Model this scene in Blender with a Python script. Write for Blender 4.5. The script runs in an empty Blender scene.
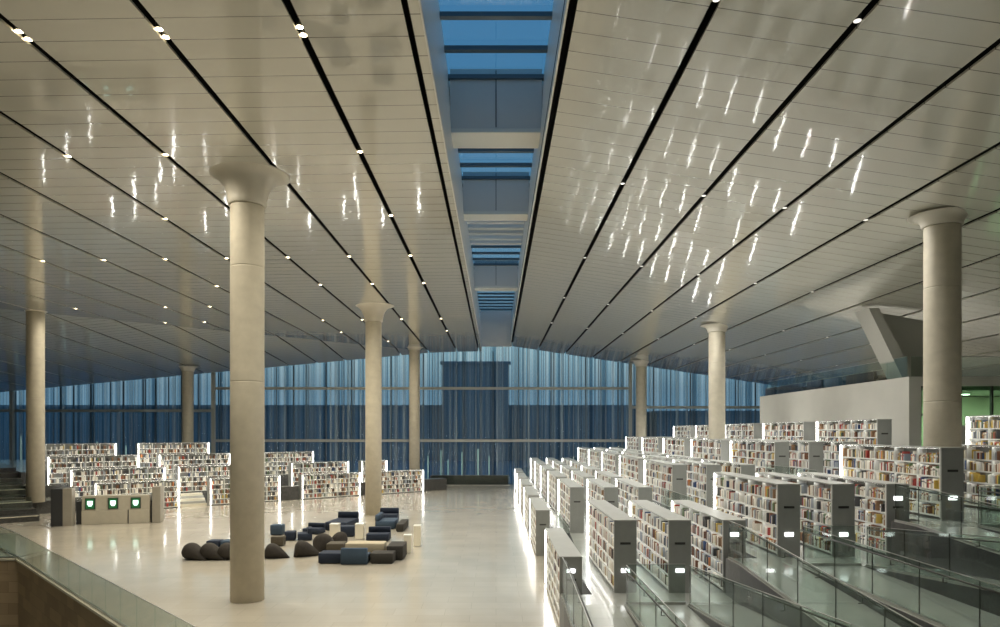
import bpy, math, random
from mathutils import Vector, Matrix
random.seed(7)
PI = math.pi
col = bpy.context.scene.collection
EYE = 5.3

# ------------------------------------------------------------------ helpers
class MB:
    def __init__(s):
        s.v = []; s.f = []; s.m = []; s.smooth = []
    def add(s, vs, fs, mi=0, sm=False):
        b = len(s.v); s.v += [tuple(v) for v in vs]
        for f in fs:
            s.f.append(tuple(i + b for i in f)); s.m.append(mi); s.smooth.append(sm)
    def box(s, x0, x1, y0, y1, z0, z1, mi=0):
        s.add([(x0,y0,z0),(x1,y0,z0),(x1,y1,z0),(x0,y1,z0),(x0,y0,z1),(x1,y0,z1),(x1,y1,z1),(x0,y1,z1)],
              [(0,3,2,1),(4,5,6,7),(0,1,5,4),(1,2,6,5),(2,3,7,6),(3,0,4,7)], mi)
    def bevbox(s, x0, x1, y0, y1, z0, z1, r, mi=0, n=3):
        # rounded vertical + top edges (soft cushions)
        rings = []
        prof = [(0, z0), (0, z1 - r)] + [(r * (1 - math.cos(a)), z1 - r + r * math.sin(a)) for a in [PI/2*i/n for i in range(1, n+1)]]
        for ins, z in prof:
            ring = []
            rr = max(r - ins, 0.001)
            for cx, cy, a0 in ((x1-r, y1-r, 0), (x0+r, y1-r, PI/2), (x0+r, y0+r, PI), (x1-r, y0+r, 1.5*PI)):
                for i in range(n+1):
                    a = a0 + PI/2*i/n
                    ring.append((cx + rr*math.cos(a), cy + rr*math.sin(a), z))
            rings.append(ring)
        b = len(s.v); N = len(rings[0])
        for r_ in rings: s.v += r_
        for k in range(len(rings)-1):
            for i in range(N):
                j = (i+1) % N
                s.f.append((b+k*N+i, b+k*N+j, b+(k+1)*N+j, b+(k+1)*N+i)); s.m.append(mi); s.smooth.append(True)
        s.f.append(tuple(b+(len(rings)-1)*N+i for i in range(N))); s.m.append(mi); s.smooth.append(False)
        s.f.append(tuple(b+i for i in reversed(range(N)))); s.m.append(mi); s.smooth.append(False)
    def beam(s, p, q, w, h, mi=0):
        # rectangular bar from p to q, w sideways, h upward (centred)
        p = Vector(p); q = Vector(q); d = (q-p).normalized()
        up = Vector((0,0,1))
        if abs(d.z) > .98: up = Vector((0,1,0))
        sd = d.cross(up).normalized(); u = sd.cross(d).normalized()
        vs = []
        for c in (p, q):
            for a, b in ((-1,-1),(1,-1),(1,1),(-1,1)):
                vs.append(c + sd*a*w/2 + u*b*h/2)
        s.add(vs, [(0,1,2,3),(7,6,5,4),(0,4,5,1),(1,5,6,2),(2,6,7,3),(3,7,4,0)], mi)
    def tube(s, pts, r, n=8, mi=0):
        pts = [Vector(p) for p in pts]; b = len(s.v)
        for i, p in enumerate(pts):
            d = (pts[min(i+1, len(pts)-1)] - pts[max(i-1, 0)]).normalized()
            up = Vector((0,0,1)) if abs(d.z) < .95 else Vector((0,1,0))
            sd = d.cross(up).normalized(); u = sd.cross(d)
            for k in range(n):
                a = 2*PI*k/n; s.v.append(tuple(p + sd*r*math.cos(a) + u*r*math.sin(a)))
        for i in range(len(pts)-1):
            for k in range(n):
                j = (k+1) % n
                s.f.append((b+i*n+k, b+i*n+j, b+(i+1)*n+j, b+(i+1)*n+k)); s.m.append(mi); s.smooth.append(True)
        s.f.append(tuple(b+k for k in reversed(range(n)))); s.m.append(mi); s.smooth.append(False)
        s.f.append(tuple(b+(len(pts)-1)*n+k for k in range(n))); s.m.append(mi); s.smooth.append(False)
    def lathe(s, prof, cx=0, cy=0, n=40, mi=0, cap=True):
        b = len(s.v)
        for r, z in prof:
            for k in range(n):
                a = 2*PI*k/n; s.v.append((cx+r*math.cos(a), cy+r*math.sin(a), z))
        for i in range(len(prof)-1):
            for k in range(n):
                j = (k+1) % n
                s.f.append((b+i*n+k, b+i*n+j, b+(i+1)*n+j, b+(i+1)*n+k)); s.m.append(mi); s.smooth.append(True)
        if cap:
            s.f.append(tuple(b+k for k in reversed(range(n)))); s.m.append(mi); s.smooth.append(False)
            s.f.append(tuple(b+(len(prof)-1)*n+k for k in range(n))); s.m.append(mi); s.smooth.append(False)
    def prism(s, poly, z0, z1, mi=0, mside=None):
        n = len(poly); mside = mi if mside is None else mside
        if callable(z1): top = [(x, y, z1(x, y)) for x, y in poly]
        else: top = [(x, y, z1) for x, y in poly]
        if callable(z0): bot = [(x, y, z0(x, y)) for x, y in poly]
        else: bot = [(x, y, z0) for x, y in poly]
        b = len(s.v); s.v += bot + top
        s.f.append(tuple(b+n+i for i in range(n))); s.m.append(mi); s.smooth.append(False)
        s.f.append(tuple(b+i for i in reversed(range(n)))); s.m.append(mside); s.smooth.append(False)
        for i in range(n):
            j = (i+1) % n
            s.f.append((b+i, b+j, b+n+j, b+n+i)); s.m.append(mside); s.smooth.append(False)
    def xform(s, M):
        s.v = [tuple(M @ Vector(v)) for v in s.v]; return s
    def mesh(s, name, mats):
        me = bpy.data.meshes.new(name)
        me.from_pydata(s.v, [], s.f)
        if not isinstance(mats, (list, tuple)): mats = [mats]
        for m in mats: me.materials.append(m)
        me.polygons.foreach_set('material_index', s.m)
        me.polygons.foreach_set('use_smooth', s.smooth)
        me.update()
        return me
    def build(s, name, mats, parent=None, bevel=0):
        me = s.mesh(name, mats)
        o = bpy.data.objects.new(name, me); col.objects.link(o)
        if parent is not None: o.parent = parent
        if bevel:
            b = o.modifiers.new('bevel', 'BEVEL'); b.width = bevel; b.segments = 2; b.limit_method = 'ANGLE'
        return o

def tag(o, label=None, cat=None, group=None, kind=None):
    if label: o['label'] = label
    if cat: o['category'] = cat
    if group: o['group'] = group
    if kind: o['kind'] = kind
    return o
def empty(name, loc=(0,0,0), rz=0):
    o = bpy.data.objects.new(name, None); col.objects.link(o)
    o.location = loc; o.rotation_euler.z = rz; o.empty_display_size = .2
    return o
KIDS = {}
def copy_tree(o, parent=None):
    c = o.copy(); col.objects.link(c)
    if parent is not None: c.parent = parent
    for ch in [k for k in o.children]:
        copy_tree(ch, c)
    return c

# ------------------------------------------------------------------ materials
def mat(name, rgb, rough=.5, metal=0, spec=.5, noise=0, nscale=4, bump=0, stretch=(1,1,1), coat=0):
    m = bpy.data.materials.new(name); m.use_nodes = True
    nt = m.node_tree; b = nt.nodes['Principled BSDF']
    b.inputs['Base Color'].default_value = (*rgb, 1); b.inputs['Roughness'].default_value = rough
    b.inputs['Metallic'].default_value = metal; b.inputs['Specular IOR Level'].default_value = spec
    if coat:
        b.inputs['Coat Weight'].default_value = coat; b.inputs['Coat Roughness'].default_value = .08
    if noise or bump:
        tc = nt.nodes.new('ShaderNodeTexCoord'); mp = nt.nodes.new('ShaderNodeMapping')
        mp.inputs['Scale'].default_value = stretch
        nz = nt.nodes.new('ShaderNodeTexNoise'); nz.inputs['Scale'].default_value = nscale; nz.inputs['Detail'].default_value = 5
        nt.links.new(tc.outputs['Object'], mp.inputs['Vector']); nt.links.new(mp.outputs['Vector'], nz.inputs['Vector'])
        if noise:
            r = nt.nodes.new('ShaderNodeValToRGB')
            r.color_ramp.elements[0].position = .3; r.color_ramp.elements[1].position = .7
            r.color_ramp.elements[0].color = (*[c*(1-noise) for c in rgb], 1)
            r.color_ramp.elements[1].color = (*[min(1, c*(1+noise)) for c in rgb], 1)
            nt.links.new(nz.outputs['Fac'], r.inputs['Fac']); nt.links.new(r.outputs['Color'], b.inputs['Base Color'])
        if bump:
            bp = nt.nodes.new('ShaderNodeBump'); bp.inputs['Strength'].default_value = bump; bp.inputs['Distance'].default_value = .02
            nt.links.new(nz.outputs['Fac'], bp.inputs['Height']); nt.links.new(bp.outputs['Normal'], b.inputs['Normal'])
    return m
def emit(name, rgb, s, base=(.8,.8,.8)):
    m = mat(name, base, .4); b = m.node_tree.nodes['Principled BSDF']
    b.inputs['Emission Color'].default_value = (*rgb, 1); b.inputs['Emission Strength'].default_value = s
    return m
def facing_term(nt, base, amp=.9, p=4.0):
    lw = nt.nodes.new('ShaderNodeLayerWeight'); lw.inputs['Blend'].default_value = .5
    pw = nt.nodes.new('ShaderNodeMath'); pw.operation = 'POWER'; pw.inputs[1].default_value = p
    ma = nt.nodes.new('ShaderNodeMath'); ma.operation = 'MULTIPLY_ADD'; ma.use_clamp = True
    ma.inputs[1].default_value = amp; ma.inputs[2].default_value = base
    nt.links.new(lw.outputs['Facing'], pw.inputs[0]); nt.links.new(pw.outputs[0], ma.inputs[0])
    return ma.outputs[0]
def glass(name, tint, refl=.12, rough=.02, amp=.9):
    m = bpy.data.materials.new(name); m.use_nodes = True; nt = m.node_tree; nt.nodes.clear()
    o = nt.nodes.new('ShaderNodeOutputMaterial'); mx = nt.nodes.new('ShaderNodeMixShader')
    t = nt.nodes.new('ShaderNodeBsdfTransparent'); g = nt.nodes.new('ShaderNodeBsdfGlossy')
    t.inputs['Color'].default_value = (*tint, 1); g.inputs['Roughness'].default_value = rough
    nt.links.new(facing_term(nt, refl, amp), mx.inputs[0])
    nt.links.new(t.outputs[0], mx.inputs[1]); nt.links.new(g.outputs[0], mx.inputs[2]); nt.links.new(mx.outputs[0], o.inputs[0])
    return m

M = {}
M['concrete'] = mat('concrete', (.50,.46,.37), .55, noise=.07, nscale=3, bump=.05, spec=.3)
M['concrete2'] = mat('capital_plaster', (.66,.62,.53), .35, noise=.04, nscale=2)
M['white'] = mat('white_metal', (.78,.78,.74), .35)
M['shelfwhite'] = mat('shelf_white', (.72,.73,.70), .3)
M['backpanel'] = mat('back_panel_grey', (.22,.22,.20), .6)
M['grey'] = mat('end_panel_grey', (.27,.275,.26), .35, noise=.05)
M['topgrey'] = mat('top_grey', (.35,.355,.335), .4, noise=.05)
M['black'] = mat('black', (.012,.012,.012), .5)
M['slot'] = mat('slot_black', (.008,.008,.008), .8, spec=.1)
M['darkstone'] = mat('dark_granite', (.05,.05,.048), .3, noise=.45, nscale=9)
M['darkstone2'] = mat('dark_granite_purple', (.035,.034,.038), .35, noise=.3, nscale=14)
M['steel'] = mat('steel', (.45,.45,.43), .3, metal=.9)
M['darksteel'] = mat('dark_steel', (.06,.06,.055), .35, metal=.5)
M['mullion'] = mat('mullion', (.10,.14,.17), .4, metal=.3)
M['transom'] = mat('transom', (.42,.43,.40), .4)
M['plaster'] = mat('plaster', (.42,.41,.37), .7, noise=.03, nscale=1)
M['led'] = emit('led_white', (1,.98,.93), 30)
M['led_soft'] = emit('led_soft', (1,.98,.93), 11)
M['glow'] = emit('plate_white', (1,1,1), 5)
M['lamp'] = emit('lamp_lens', (1,.82,.5), 60)
M['lamp_dim'] = emit('lamp_lens_dim', (1,.95,.85), 1.2)
M['glass'] = glass('rail_glass', (.85,.90,.875), .035, amp=.55)
M['skyglass'] = glass('skylight_glass', (.75,.9,1), .02)
M['roomglass'] = glass('room_glass', (.62,.80,.66), .05)
M['navy'] = mat('navy_fabric', (.014,.023,.045), .9, noise=.2, nscale=30)
M['slate'] = mat('slate_blue_fabric', (.04,.068,.108), .9, noise=.12, nscale=30)
M['brown'] = mat('brown_grey_fabric', (.075,.066,.05), .9, noise=.2, nscale=30)
M['charcoal'] = mat('charcoal_fabric', (.035,.033,.03), .9, noise=.2, nscale=30)
M['beige'] = mat('beige_fabric', (.42,.37,.27), .8, noise=.06, nscale=30)
M['bean'] = mat('bean_bag_fabric', (.022,.018,.014), .85, noise=.25, nscale=8, bump=.3)
M['offwhite'] = mat('off_white', (.70,.66,.55), .4)
M['kiosk'] = mat('kiosk_metal', (.42,.39,.32), .35, noise=.04)
M['kioskgrey'] = mat('kiosk_grey', (.27,.25,.21), .35, noise=.04)
M['kioskdark'] = mat('kiosk_dark', (.03,.032,.035), .35)
M['screen_green'] = emit('screen_green', (.01,.12,.03), .8, (.01,.02,.01))
M['screen_white'] = emit('screen_white', (.6,1,.85), 2.0)
M['ext'] = mat('exterior_dark', (.17,.24,.30), .7, noise=.2, nscale=.05)
M['extground'] = mat('exterior_ground', (.08,.15,.22), .6)
M['streak_glow'] = emit('exterior_streak_glow', (.7,.9,.7), .5, (.2,.25,.2))

# travertine brown wall, vertical ribs
def rib_mat():
    m = mat('travertine_brown', (.20,.14,.085), .5); nt = m.node_tree; b = nt.nodes['Principled BSDF']
    tc = nt.nodes.new('ShaderNodeTexCoord'); br = nt.nodes.new('ShaderNodeTexBrick')
    sx = nt.nodes.new('ShaderNodeSeparateXYZ'); cx_ = nt.nodes.new('ShaderNodeCombineXYZ'); sb = nt.nodes.new('ShaderNodeMath'); sb.operation = 'SUBTRACT'
    nt.links.new(tc.outputs['Object'], sx.inputs[0]); nt.links.new(sx.outputs['X'], sb.inputs[0]); nt.links.new(sx.outputs['Y'], sb.inputs[1])
    nt.links.new(sb.outputs[0], cx_.inputs['X']); nt.links.new(sx.outputs['Z'], cx_.inputs['Y'])
    br.inputs['Color1'].default_value = (.44,.33,.21,1); br.inputs['Color2'].default_value = (.30,.22,.14,1)
    br.inputs['Mortar'].default_value = (.2,.145,.09,1); br.inputs['Scale'].default_value = 1.0
    br.inputs['Mortar Size'].default_value = .006; br.inputs['Brick Width'].default_value = 1.2; br.inputs['Row Height'].default_value = .45
    nt.links.new(cx_.outputs[0], br.inputs['Vector'])
    nt.links.new(br.outputs['Color'], b.inputs['Base Color'])
    return m
M['travertine'] = rib_mat()

# polished pale stone floor, large tiles
def floor_mat(name, c1, c2, rough):
    m = mat(name, c1, rough); nt = m.node_tree; b = nt.nodes['Principled BSDF']
    tc = nt.nodes.new('ShaderNodeTexCoord'); br = nt.nodes.new('ShaderNodeTexBrick')
    br.offset = .5
    br.inputs['Color1'].default_value = (*c1,1); br.inputs['Color2'].default_value = (*c2,1)
    br.inputs['Mortar'].default_value = (*[c*.75 for c in c1],1); br.inputs['Scale'].default_value = 1.0
    br.inputs['Mortar Size'].default_value = .006; br.inputs['Brick Width'].default_value = 1.5; br.inputs['Row Height'].default_value = .75
    nz = nt.nodes.new('ShaderNodeTexNoise'); nz.inputs['Scale'].default_value = .6; nz.inputs['Detail'].default_value = 6
    mx = nt.nodes.new('ShaderNodeMixRGB'); mx.blend_type = 'MULTIPLY'; mx.inputs[0].default_value = .25
    nt.links.new(tc.outputs['Object'], br.inputs['Vector']); nt.links.new(tc.outputs['Object'], nz.inputs['Vector'])
    nt.links.new(br.outputs['Color'], mx.inputs[1]); nt.links.new(nz.outputs['Fac'], mx.inputs[2])
    nt.links.new(mx.outputs[0], b.inputs['Base Color'])
    b.inputs['Coat Weight'].default_value = .5; b.inputs['Coat Roughness'].default_value = .1
    return m
M['floor'] = floor_mat('polished_limestone', (.55,.51,.43), (.51,.475,.40), .24)
M['tierfloor'] = floor_mat('polished_pale_stone', (.47,.49,.455), (.44,.46,.43), .25)

# ceiling: glossy metal panels with cross joints every 0.76 m and a faint bow in each panel
def ceil_mat():
    m = mat('ceiling_panels', (.46,.44,.37), .2, metal=0, spec=.4)
    nt = m.node_tree; b = nt.nodes['Principled BSDF']; N = nt.nodes.new; L = nt.links.new
    tc = N('ShaderNodeTexCoord'); sp = N('ShaderNodeSeparateXYZ'); L(tc.outputs['Object'], sp.inputs[0])
    dv = N('ShaderNodeMath'); dv.operation = 'DIVIDE'; dv.inputs[1].default_value = .76; L(sp.outputs['Y'], dv.inputs[0])
    fr = N('ShaderNodeMath'); fr.operation = 'FRACT'; L(dv.outputs[0], fr.inputs[0])
    lt = N('ShaderNodeMath'); lt.operation = 'LESS_THAN'; lt.inputs[1].default_value = .035; L(fr.outputs[0], lt.inputs[0])
    mx = N('ShaderNodeMixRGB'); mx.inputs[1].default_value = (.66,.64,.555,1); mx.inputs[2].default_value = (.13,.125,.10,1)
    L(lt.outputs[0], mx.inputs[0]); L(mx.outputs[0], b.inputs['Base Color'])
    # panel bow: height = fract*(1-fract)
    iv = N('ShaderNodeMath'); iv.operation = 'SUBTRACT'; iv.inputs[0].default_value = 1; L(fr.outputs[0], iv.inputs[1])
    ml = N('ShaderNodeMath'); ml.operation = 'MULTIPLY'; L(fr.outputs[0], ml.inputs[0]); L(iv.outputs[0], ml.inputs[1])
    nz = N('ShaderNodeTexNoise'); nz.inputs['Scale'].default_value = 1.3; nz.inputs['Detail'].default_value = 2
    mp = N('ShaderNodeMapping'); mp.inputs['Scale'].default_value = (1.6, .6, 1); L(tc.outputs['Object'], mp.inputs[0]); L(mp.outputs[0], nz.inputs['Vector'])
    ad = N('ShaderNodeMath'); ad.operation = 'ADD'; L(ml.outputs[0], ad.inputs[0]); L(nz.outputs['Fac'], ad.inputs[1])
    bp = N('ShaderNodeBump'); bp.inputs['Strength'].default_value = .3; bp.inputs['Distance'].default_value = .010
    L(ad.outputs[0], bp.inputs['Height']); L(bp.outputs[0], b.inputs['Normal'])
    b.inputs['Coat Weight'].default_value = .9; b.inputs['Coat Roughness'].default_value = .05; b.inputs['Coat IOR'].default_value = 1.55
    L(bp.outputs[0], b.inputs['Coat Normal'])
    return m
M['ceiling'] = ceil_mat()

# corrugated facade glass: striped clear / pale diffuse bands running up and down
def facade_mat():
    m = bpy.data.materials.new('corrugated_glass'); m.use_nodes = True; nt = m.node_tree; nt.nodes.clear()
    N = nt.nodes.new; L = nt.links.new
    o = N('ShaderNodeOutputMaterial'); tc = N('ShaderNodeTexCoord'); sp = N('ShaderNodeSeparateXYZ'); L(tc.outputs['Object'], sp.inputs[0])
    nz = N('ShaderNodeTexNoise'); nz.noise_dimensions = '1D'; nz.inputs['Scale'].default_value = 1.3; nz.inputs['Detail'].default_value = 4; nz.inputs['Roughness'].default_value = .8
    L(sp.outputs['X'], nz.inputs['W'])
    r = N('ShaderNodeValToRGB'); e = r.color_ramp.elements
    e[0].position = .38; e[0].color = (.16,.28,.36,1); e[1].position = .60; e[1].color = (.92,.98,1,1)
    x = e.new(.49); x.color = (.55,.72,.80,1)
    L(nz.outputs['Fac'], r.inputs['Fac'])
    t = N('ShaderNodeBsdfTransparent'); L(r.outputs[0], t.inputs['Color'])
    g = N('ShaderNodeBsdfGlossy'); g.inputs['Roughness'].default_value = .12; g.inputs['Color'].default_value = (.8,.9,.95,1)
    mx = N('ShaderNodeMixShader'); L(facing_term(nt, .05, .6), mx.inputs[0]); L(t.outputs[0], mx.inputs[1]); L(g.outputs[0], mx.inputs[2])
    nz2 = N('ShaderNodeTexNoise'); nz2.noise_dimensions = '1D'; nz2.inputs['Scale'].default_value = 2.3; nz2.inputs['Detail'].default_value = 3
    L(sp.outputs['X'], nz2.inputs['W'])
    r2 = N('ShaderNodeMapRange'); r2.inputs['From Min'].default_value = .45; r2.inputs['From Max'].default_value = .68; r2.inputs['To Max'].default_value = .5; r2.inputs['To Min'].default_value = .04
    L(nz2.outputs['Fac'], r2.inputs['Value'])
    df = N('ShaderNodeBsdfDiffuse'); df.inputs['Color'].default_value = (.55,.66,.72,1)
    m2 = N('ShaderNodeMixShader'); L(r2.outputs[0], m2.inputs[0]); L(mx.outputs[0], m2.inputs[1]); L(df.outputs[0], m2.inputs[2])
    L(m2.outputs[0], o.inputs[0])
    return m
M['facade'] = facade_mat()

BOOKC = [(.75,.72,.64),(.62,.58,.50),(.82,.80,.74),(.35,.045,.035),(.16,.07,.035),(.03,.06,.15),(.05,.05,.05),(.50,.35,.07),(.10,.16,.07),(.26,.15,.08),(.55,.20,.06),(.30,.33,.36)]
BOOKN = ['cream','tan','white','red','brown','blue','black','yellow','green','chestnut','orange','grey']
BM = [mat('book_'+n, c, .55) for n, c in zip(BOOKN, BOOKC)]
def bookcol(warm=False):
    w = [3.4,3.2,2.8,.8,2.4,1.1,2.2,2.4,.9,1.6,.35,2] if warm else [3,3,3.4,.7,2.6,.8,3.6,.3,.5,1.8,.25,2.6]
    return random.choices(range(12), w)[0]

# ------------------------------------------------------------------ camera and world
cam = bpy.data.cameras.new('camera'); co = bpy.data.objects.new('camera', cam); col.objects.link(co)
co.location = (0, 0, EYE); co.rotation_euler = (PI/2, 0, 0)
cam.sensor_width = 36; cam.lens = 25.2; cam.shift_x = .004; cam.shift_y = .1185; cam.clip_end = 900
sc = bpy.context.scene; sc.camera = co
sc.view_settings.view_transform = 'Standard'; sc.view_settings.look = 'None'; sc.view_settings.gamma = 1
sc.view_settings.exposure = 0.08; sc.view_settings.use_curve_mapping = False
cy = sc.cycles
cy.max_bounces = 7; cy.diffuse_bounces = 4; cy.glossy_bounces = 4; cy.transparent_max_bounces = 24; cy.transmission_bounces = 4
cy.sample_clamp_indirect = 3; cy.sample_clamp_direct = 12; cy.caustics_reflective = False; cy.caustics_refractive = False
cy.use_denoising = True

w = bpy.data.worlds.new('dusk'); sc.world = w; w.use_nodes = True; nt = w.node_tree
bg = nt.nodes['Background']; tc = nt.nodes.new('ShaderNodeTexCoord'); sp = nt.nodes.new('ShaderNodeSeparateXYZ')
rp = nt.nodes.new('ShaderNodeValToRGB')
nt.links.new(tc.outputs['Generated'], sp.inputs[0]); nt.links.new(sp.outputs['Z'], rp.inputs['Fac']); nt.links.new(rp.outputs['Color'], bg.inputs['Color'])
e = rp.color_ramp.elements
e[0].position = 0; e[0].color = (.16,.30,.42,1)
e[1].position = 1; e[1].color = (.07,.20,.36,1)
x = e.new(.06); x.color = (.19,.29,.36,1)
x = e.new(.13); x.color = (.44,.58,.61,1)
x = e.new(.2); x.color = (.40,.60,.70,1)
x = e.new(.4); x.color = (.11,.26,.39,1)
bg.inputs['Strength'].default_value = 1.0

# ------------------------------------------------------------------ ceiling
XL = -56.0; XR = 36.0; YB = -6.0; YF = 71.0
def foldY(x): return 71 + (x + 6) * 27/25
def ceil_z(x, y):
    if x >= 0: return EYE + 8.95 - .15*x
    h = 8.2 + .015*x
    u = (x + 6) * (-.734) + (y - 71) * .679
    if u > 0: h -= .105*u
    return EYE + h
SL_L = [-1.72] + [-(3.96 + 2.83*i) for i in range(18)]
SL_R = [1.57] + [4.25 + 2.72*i for i in range(12)]
GAP = .085
cb = MB()
def cstrip(xa, xb, yf=YF):
    # panel strip between slots, split at the fold, 4 cm thick
    ys_a = [YB, yf]; ys_b = [YB, yf]
    fa, fb = foldY(xa), foldY(xb)
    def quad(pa0, pa1, pb0, pb1):
        vs = [(xa,pa0,ceil_z(xa,pa0)),(xb,pb0,ceil_z(xb,pb0)),(xb,pb1,ceil_z(xb,pb1)),(xa,pa1,ceil_z(xa,pa1))]
        up = [(x,y,z+.05) for x,y,z in vs]
        cb.add(vs+up, [(0,3,2,1),(4,5,6,7),(0,1,5,4),(1,2,6,5),(2,3,7,6),(3,0,4,7)])
    if xa < -6.2:
        ma, mb_ = max(YB, min(fa, yf)), max(YB, min(fb, yf))
        quad(YB, ma, YB, mb_); quad(ma, yf, mb_, yf)
    else: quad(YB, yf, YB, yf)
TL, TR = -1.47, 1.47
SL = sorted(SL_L, reverse=True)
cb_edges = [(TL - .0, SL[0])] + [(SL[i], SL[i+1]) for i in range(len(SL)-1)]
for i, (b_, a_) in enumerate(cb_edges):
    hi = b_ - (0 if i == 0 else GAP); lo = a_ + (GAP*.5 if i == 0 else GAP)
    if lo < hi: cstrip(lo, hi)
SRr = SL_R
cb.v and None
edges = [(TR, SRr[0])] + [(SRr[i], SRr[i+1]) for i in range(len(SRr)-1)] 
for i, (a_, b_) in enumerate(edges):
    lo = a_ + (0 if i == 0 else GAP); hi = b_ - GAP
    if lo < hi: cstrip(lo, hi)
cstrip(SRr[-1]+GAP, XR+.2)
ceil = cb.build('ceiling', M['ceiling']); tag(ceil, kind='structure')
# black light channels above each slot
tn = 0
for X in SL + SRr:
    b = MB(); w_ = .14 if abs(X) > 2 else .09
    def sect(y0, y1):
        for x0, x1, dz0, dz1 in ((X-w_-.03, X-w_, .052, .40), (X+w_, X+w_+.03, .052, .40), (X-w_-.03, X+w_+.03, .40, .43)):
            vs = [(x0,y0,ceil_z(X,y0)+dz0),(x1,y0,ceil_z(X,y0)+dz0),(x1,y1,ceil_z(X,y1)+dz0),(x0,y1,ceil_z(X,y1)+dz0)]
            vs += [(x,y,z+dz1-dz0) for x,y,z in vs]
            b.add(vs, [(0,3,2,1),(4,5,6,7),(0,1,5,4),(1,2,6,5),(2,3,7,6),(3,0,4,7)])
    f = foldY(X)
    if X < -6.5 and YB < f < YF: sect(YB, f); sect(f, YF)
    else: sect(YB, YF)
    tn += 1
    tag(b.build('trim_%d' % tn, M['slot']), kind='structure')

# ------------------------------------------------------------------ skylight trough
GZ = EYE + 12.2
tr = MB()
for sg in (-1, 1):
    zc = ceil_z(1.45*sg, 0) - .02; zt = GZ + .3
    vs = [(sg*a, y, z) for y in (YB, YF) for a, z in ((1.43, zc), (1.47, zc), (1.70, zt), (1.66, zt))]
    tr.add(vs, [(0,1,2,3),(7,6,5,4),(0,4,5,1),(1,5,6,2),(2,6,7,3),(3,7,4,0)])
tn += 1; tag(tr.build('trim_%d' % tn, M['white']), kind='structure')
bays = [(YB, 12.0), (13.3, 24.0), (25.3, 33.5), (34.5, 50.8), (52.0, 70.9)]
def skybeam(y0, y1, zb, n):
    b = MB(); b.box(-1.58, 1.58, y0, y1, zb, GZ+.25, 0)
    b.box(-.015, .015, y0-.01, y0, zb+.05, GZ+.2, 1)
    b.box(-1.55, 1.55, y0-.02, y1+.02, zb-.14, zb-.001, 2)
    tag(b.build('trim_%d' % n, [M['skybeam'], M['black'], M['white']]), kind='structure')
M['skybeam'] = mat('skylight_beam_grey', (.66,.66,.65), .5)
for y0, y1, zb in ((12.0,13.3,EYE+10.4),(24.0,25.3,EYE+10.4),(33.5,34.5,EYE+10.55),(50.8,52.0,EYE+10.6)):
    tn += 1; skybeam(y0, y1, zb, tn)
tn += 1
b = MB(); b.box(-1.6, 1.6, YF-.3, YF-.05, EYE+8.65, GZ+.3); tag(b.build('trim_%d' % tn, M['skybeam']), kind='structure')
# white louvres in the third bay, dark bars in all
b = MB()
for k in range(5): b.box(-1.62, 1.62, 39.2+1.1*k, 39.6+1.1*k, GZ-.45, GZ-.2)
tn += 1; tag(b.build('trim_%d' % tn, M['white']), kind='structure')
wn = 4
for (y0, y1) in bays:
    n = max(2, int((y1-y0)/1.55)); b = MB()
    for k in range(n+1):
        y = y0 + (y1-y0)*k/n
        b.box(-1.64, 1.64, y-.10, y+.10, GZ-.12, GZ+.02)
    g = MB(); g.box(-1.64, 1.64, y0, y1, GZ+.04, GZ+.07)
    o = g.build('window_%d' % wn, M['skyglass']); wn += 1; tag(o, kind='structure')
    b.build('glazing_bars', M['mullion'], o)

# ------------------------------------------------------------------ facade
def facade(n, x0, x1, transoms, posts):
    g = MB(); step = .09; N = int((x1-x0)/step); vs = []
    for i in range(N+1):
        x = x0 + (x1-x0)*i/N; y = YF + .35 + .11*math.sin(2*PI*x/.62)
        vs += [(x,y,0.0),(x,y,EYE+9.6)]
    g.add(vs, [(2*i,2*i+2,2*i+3,2*i+1) for i in range(N)], 0, True)
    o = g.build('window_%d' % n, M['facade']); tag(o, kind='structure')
    m = MB(); x = x0 + .4; k = 0
    while x < x1 - .2:
        wd = .10 if k % 2 else .05
        m.box(x-wd/2, x+wd/2, YF+.02, YF+.22, 0, ceil_z(x, YF)-.02)
        if k % 3 == 0: m.box(x+.22, x+.27, YF+.02, YF+.2, 0, ceil_z(x, YF)-.02)
        x += random.choice((1.3, 1.75, 2.0)) ; k += 1
    m.build('mullions', M['mullion'], o)
    t = MB()
    for z in transoms: t.box(x0, x1, YF-.12, YF+.02, z-.13, z+.13)
    t.build('transoms', M['transom'], o)
    if posts:
        p = MB()
        for px in posts: p.box(px-.16, px+.16, YF-.3, YF+.02, 0, ceil_z(px, YF)-.02)
        p.build('post', M['transom'], o)
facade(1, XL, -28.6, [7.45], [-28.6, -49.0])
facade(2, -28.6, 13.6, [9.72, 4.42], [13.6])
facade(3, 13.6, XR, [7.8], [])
b = MB(); b.box(-6.6, 1.2, 70.2, 70.9, 0, .95, 0)
tn += 1; tag(b.build('trim_%d' % tn, M['darkstone']), kind='structure')

# ------------------------------------------------------------------ shell walls
def wall(name, x0,x1,y0,y1,z0,z1, m='plaster'):
    b = MB(); b.box(x0,x1,y0,y1,z0,z1); return tag(b.build(name, M[m]), kind='structure')
wall('wall_left', XL-.3, XL, YB, YF+.5, -6, 15)
wall('wall_right', XR, XR+.3, YB, YF+.5, -6, 15)
wall('wall_back', XL, XR, YB-.3, YB, -6, 15)

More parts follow.
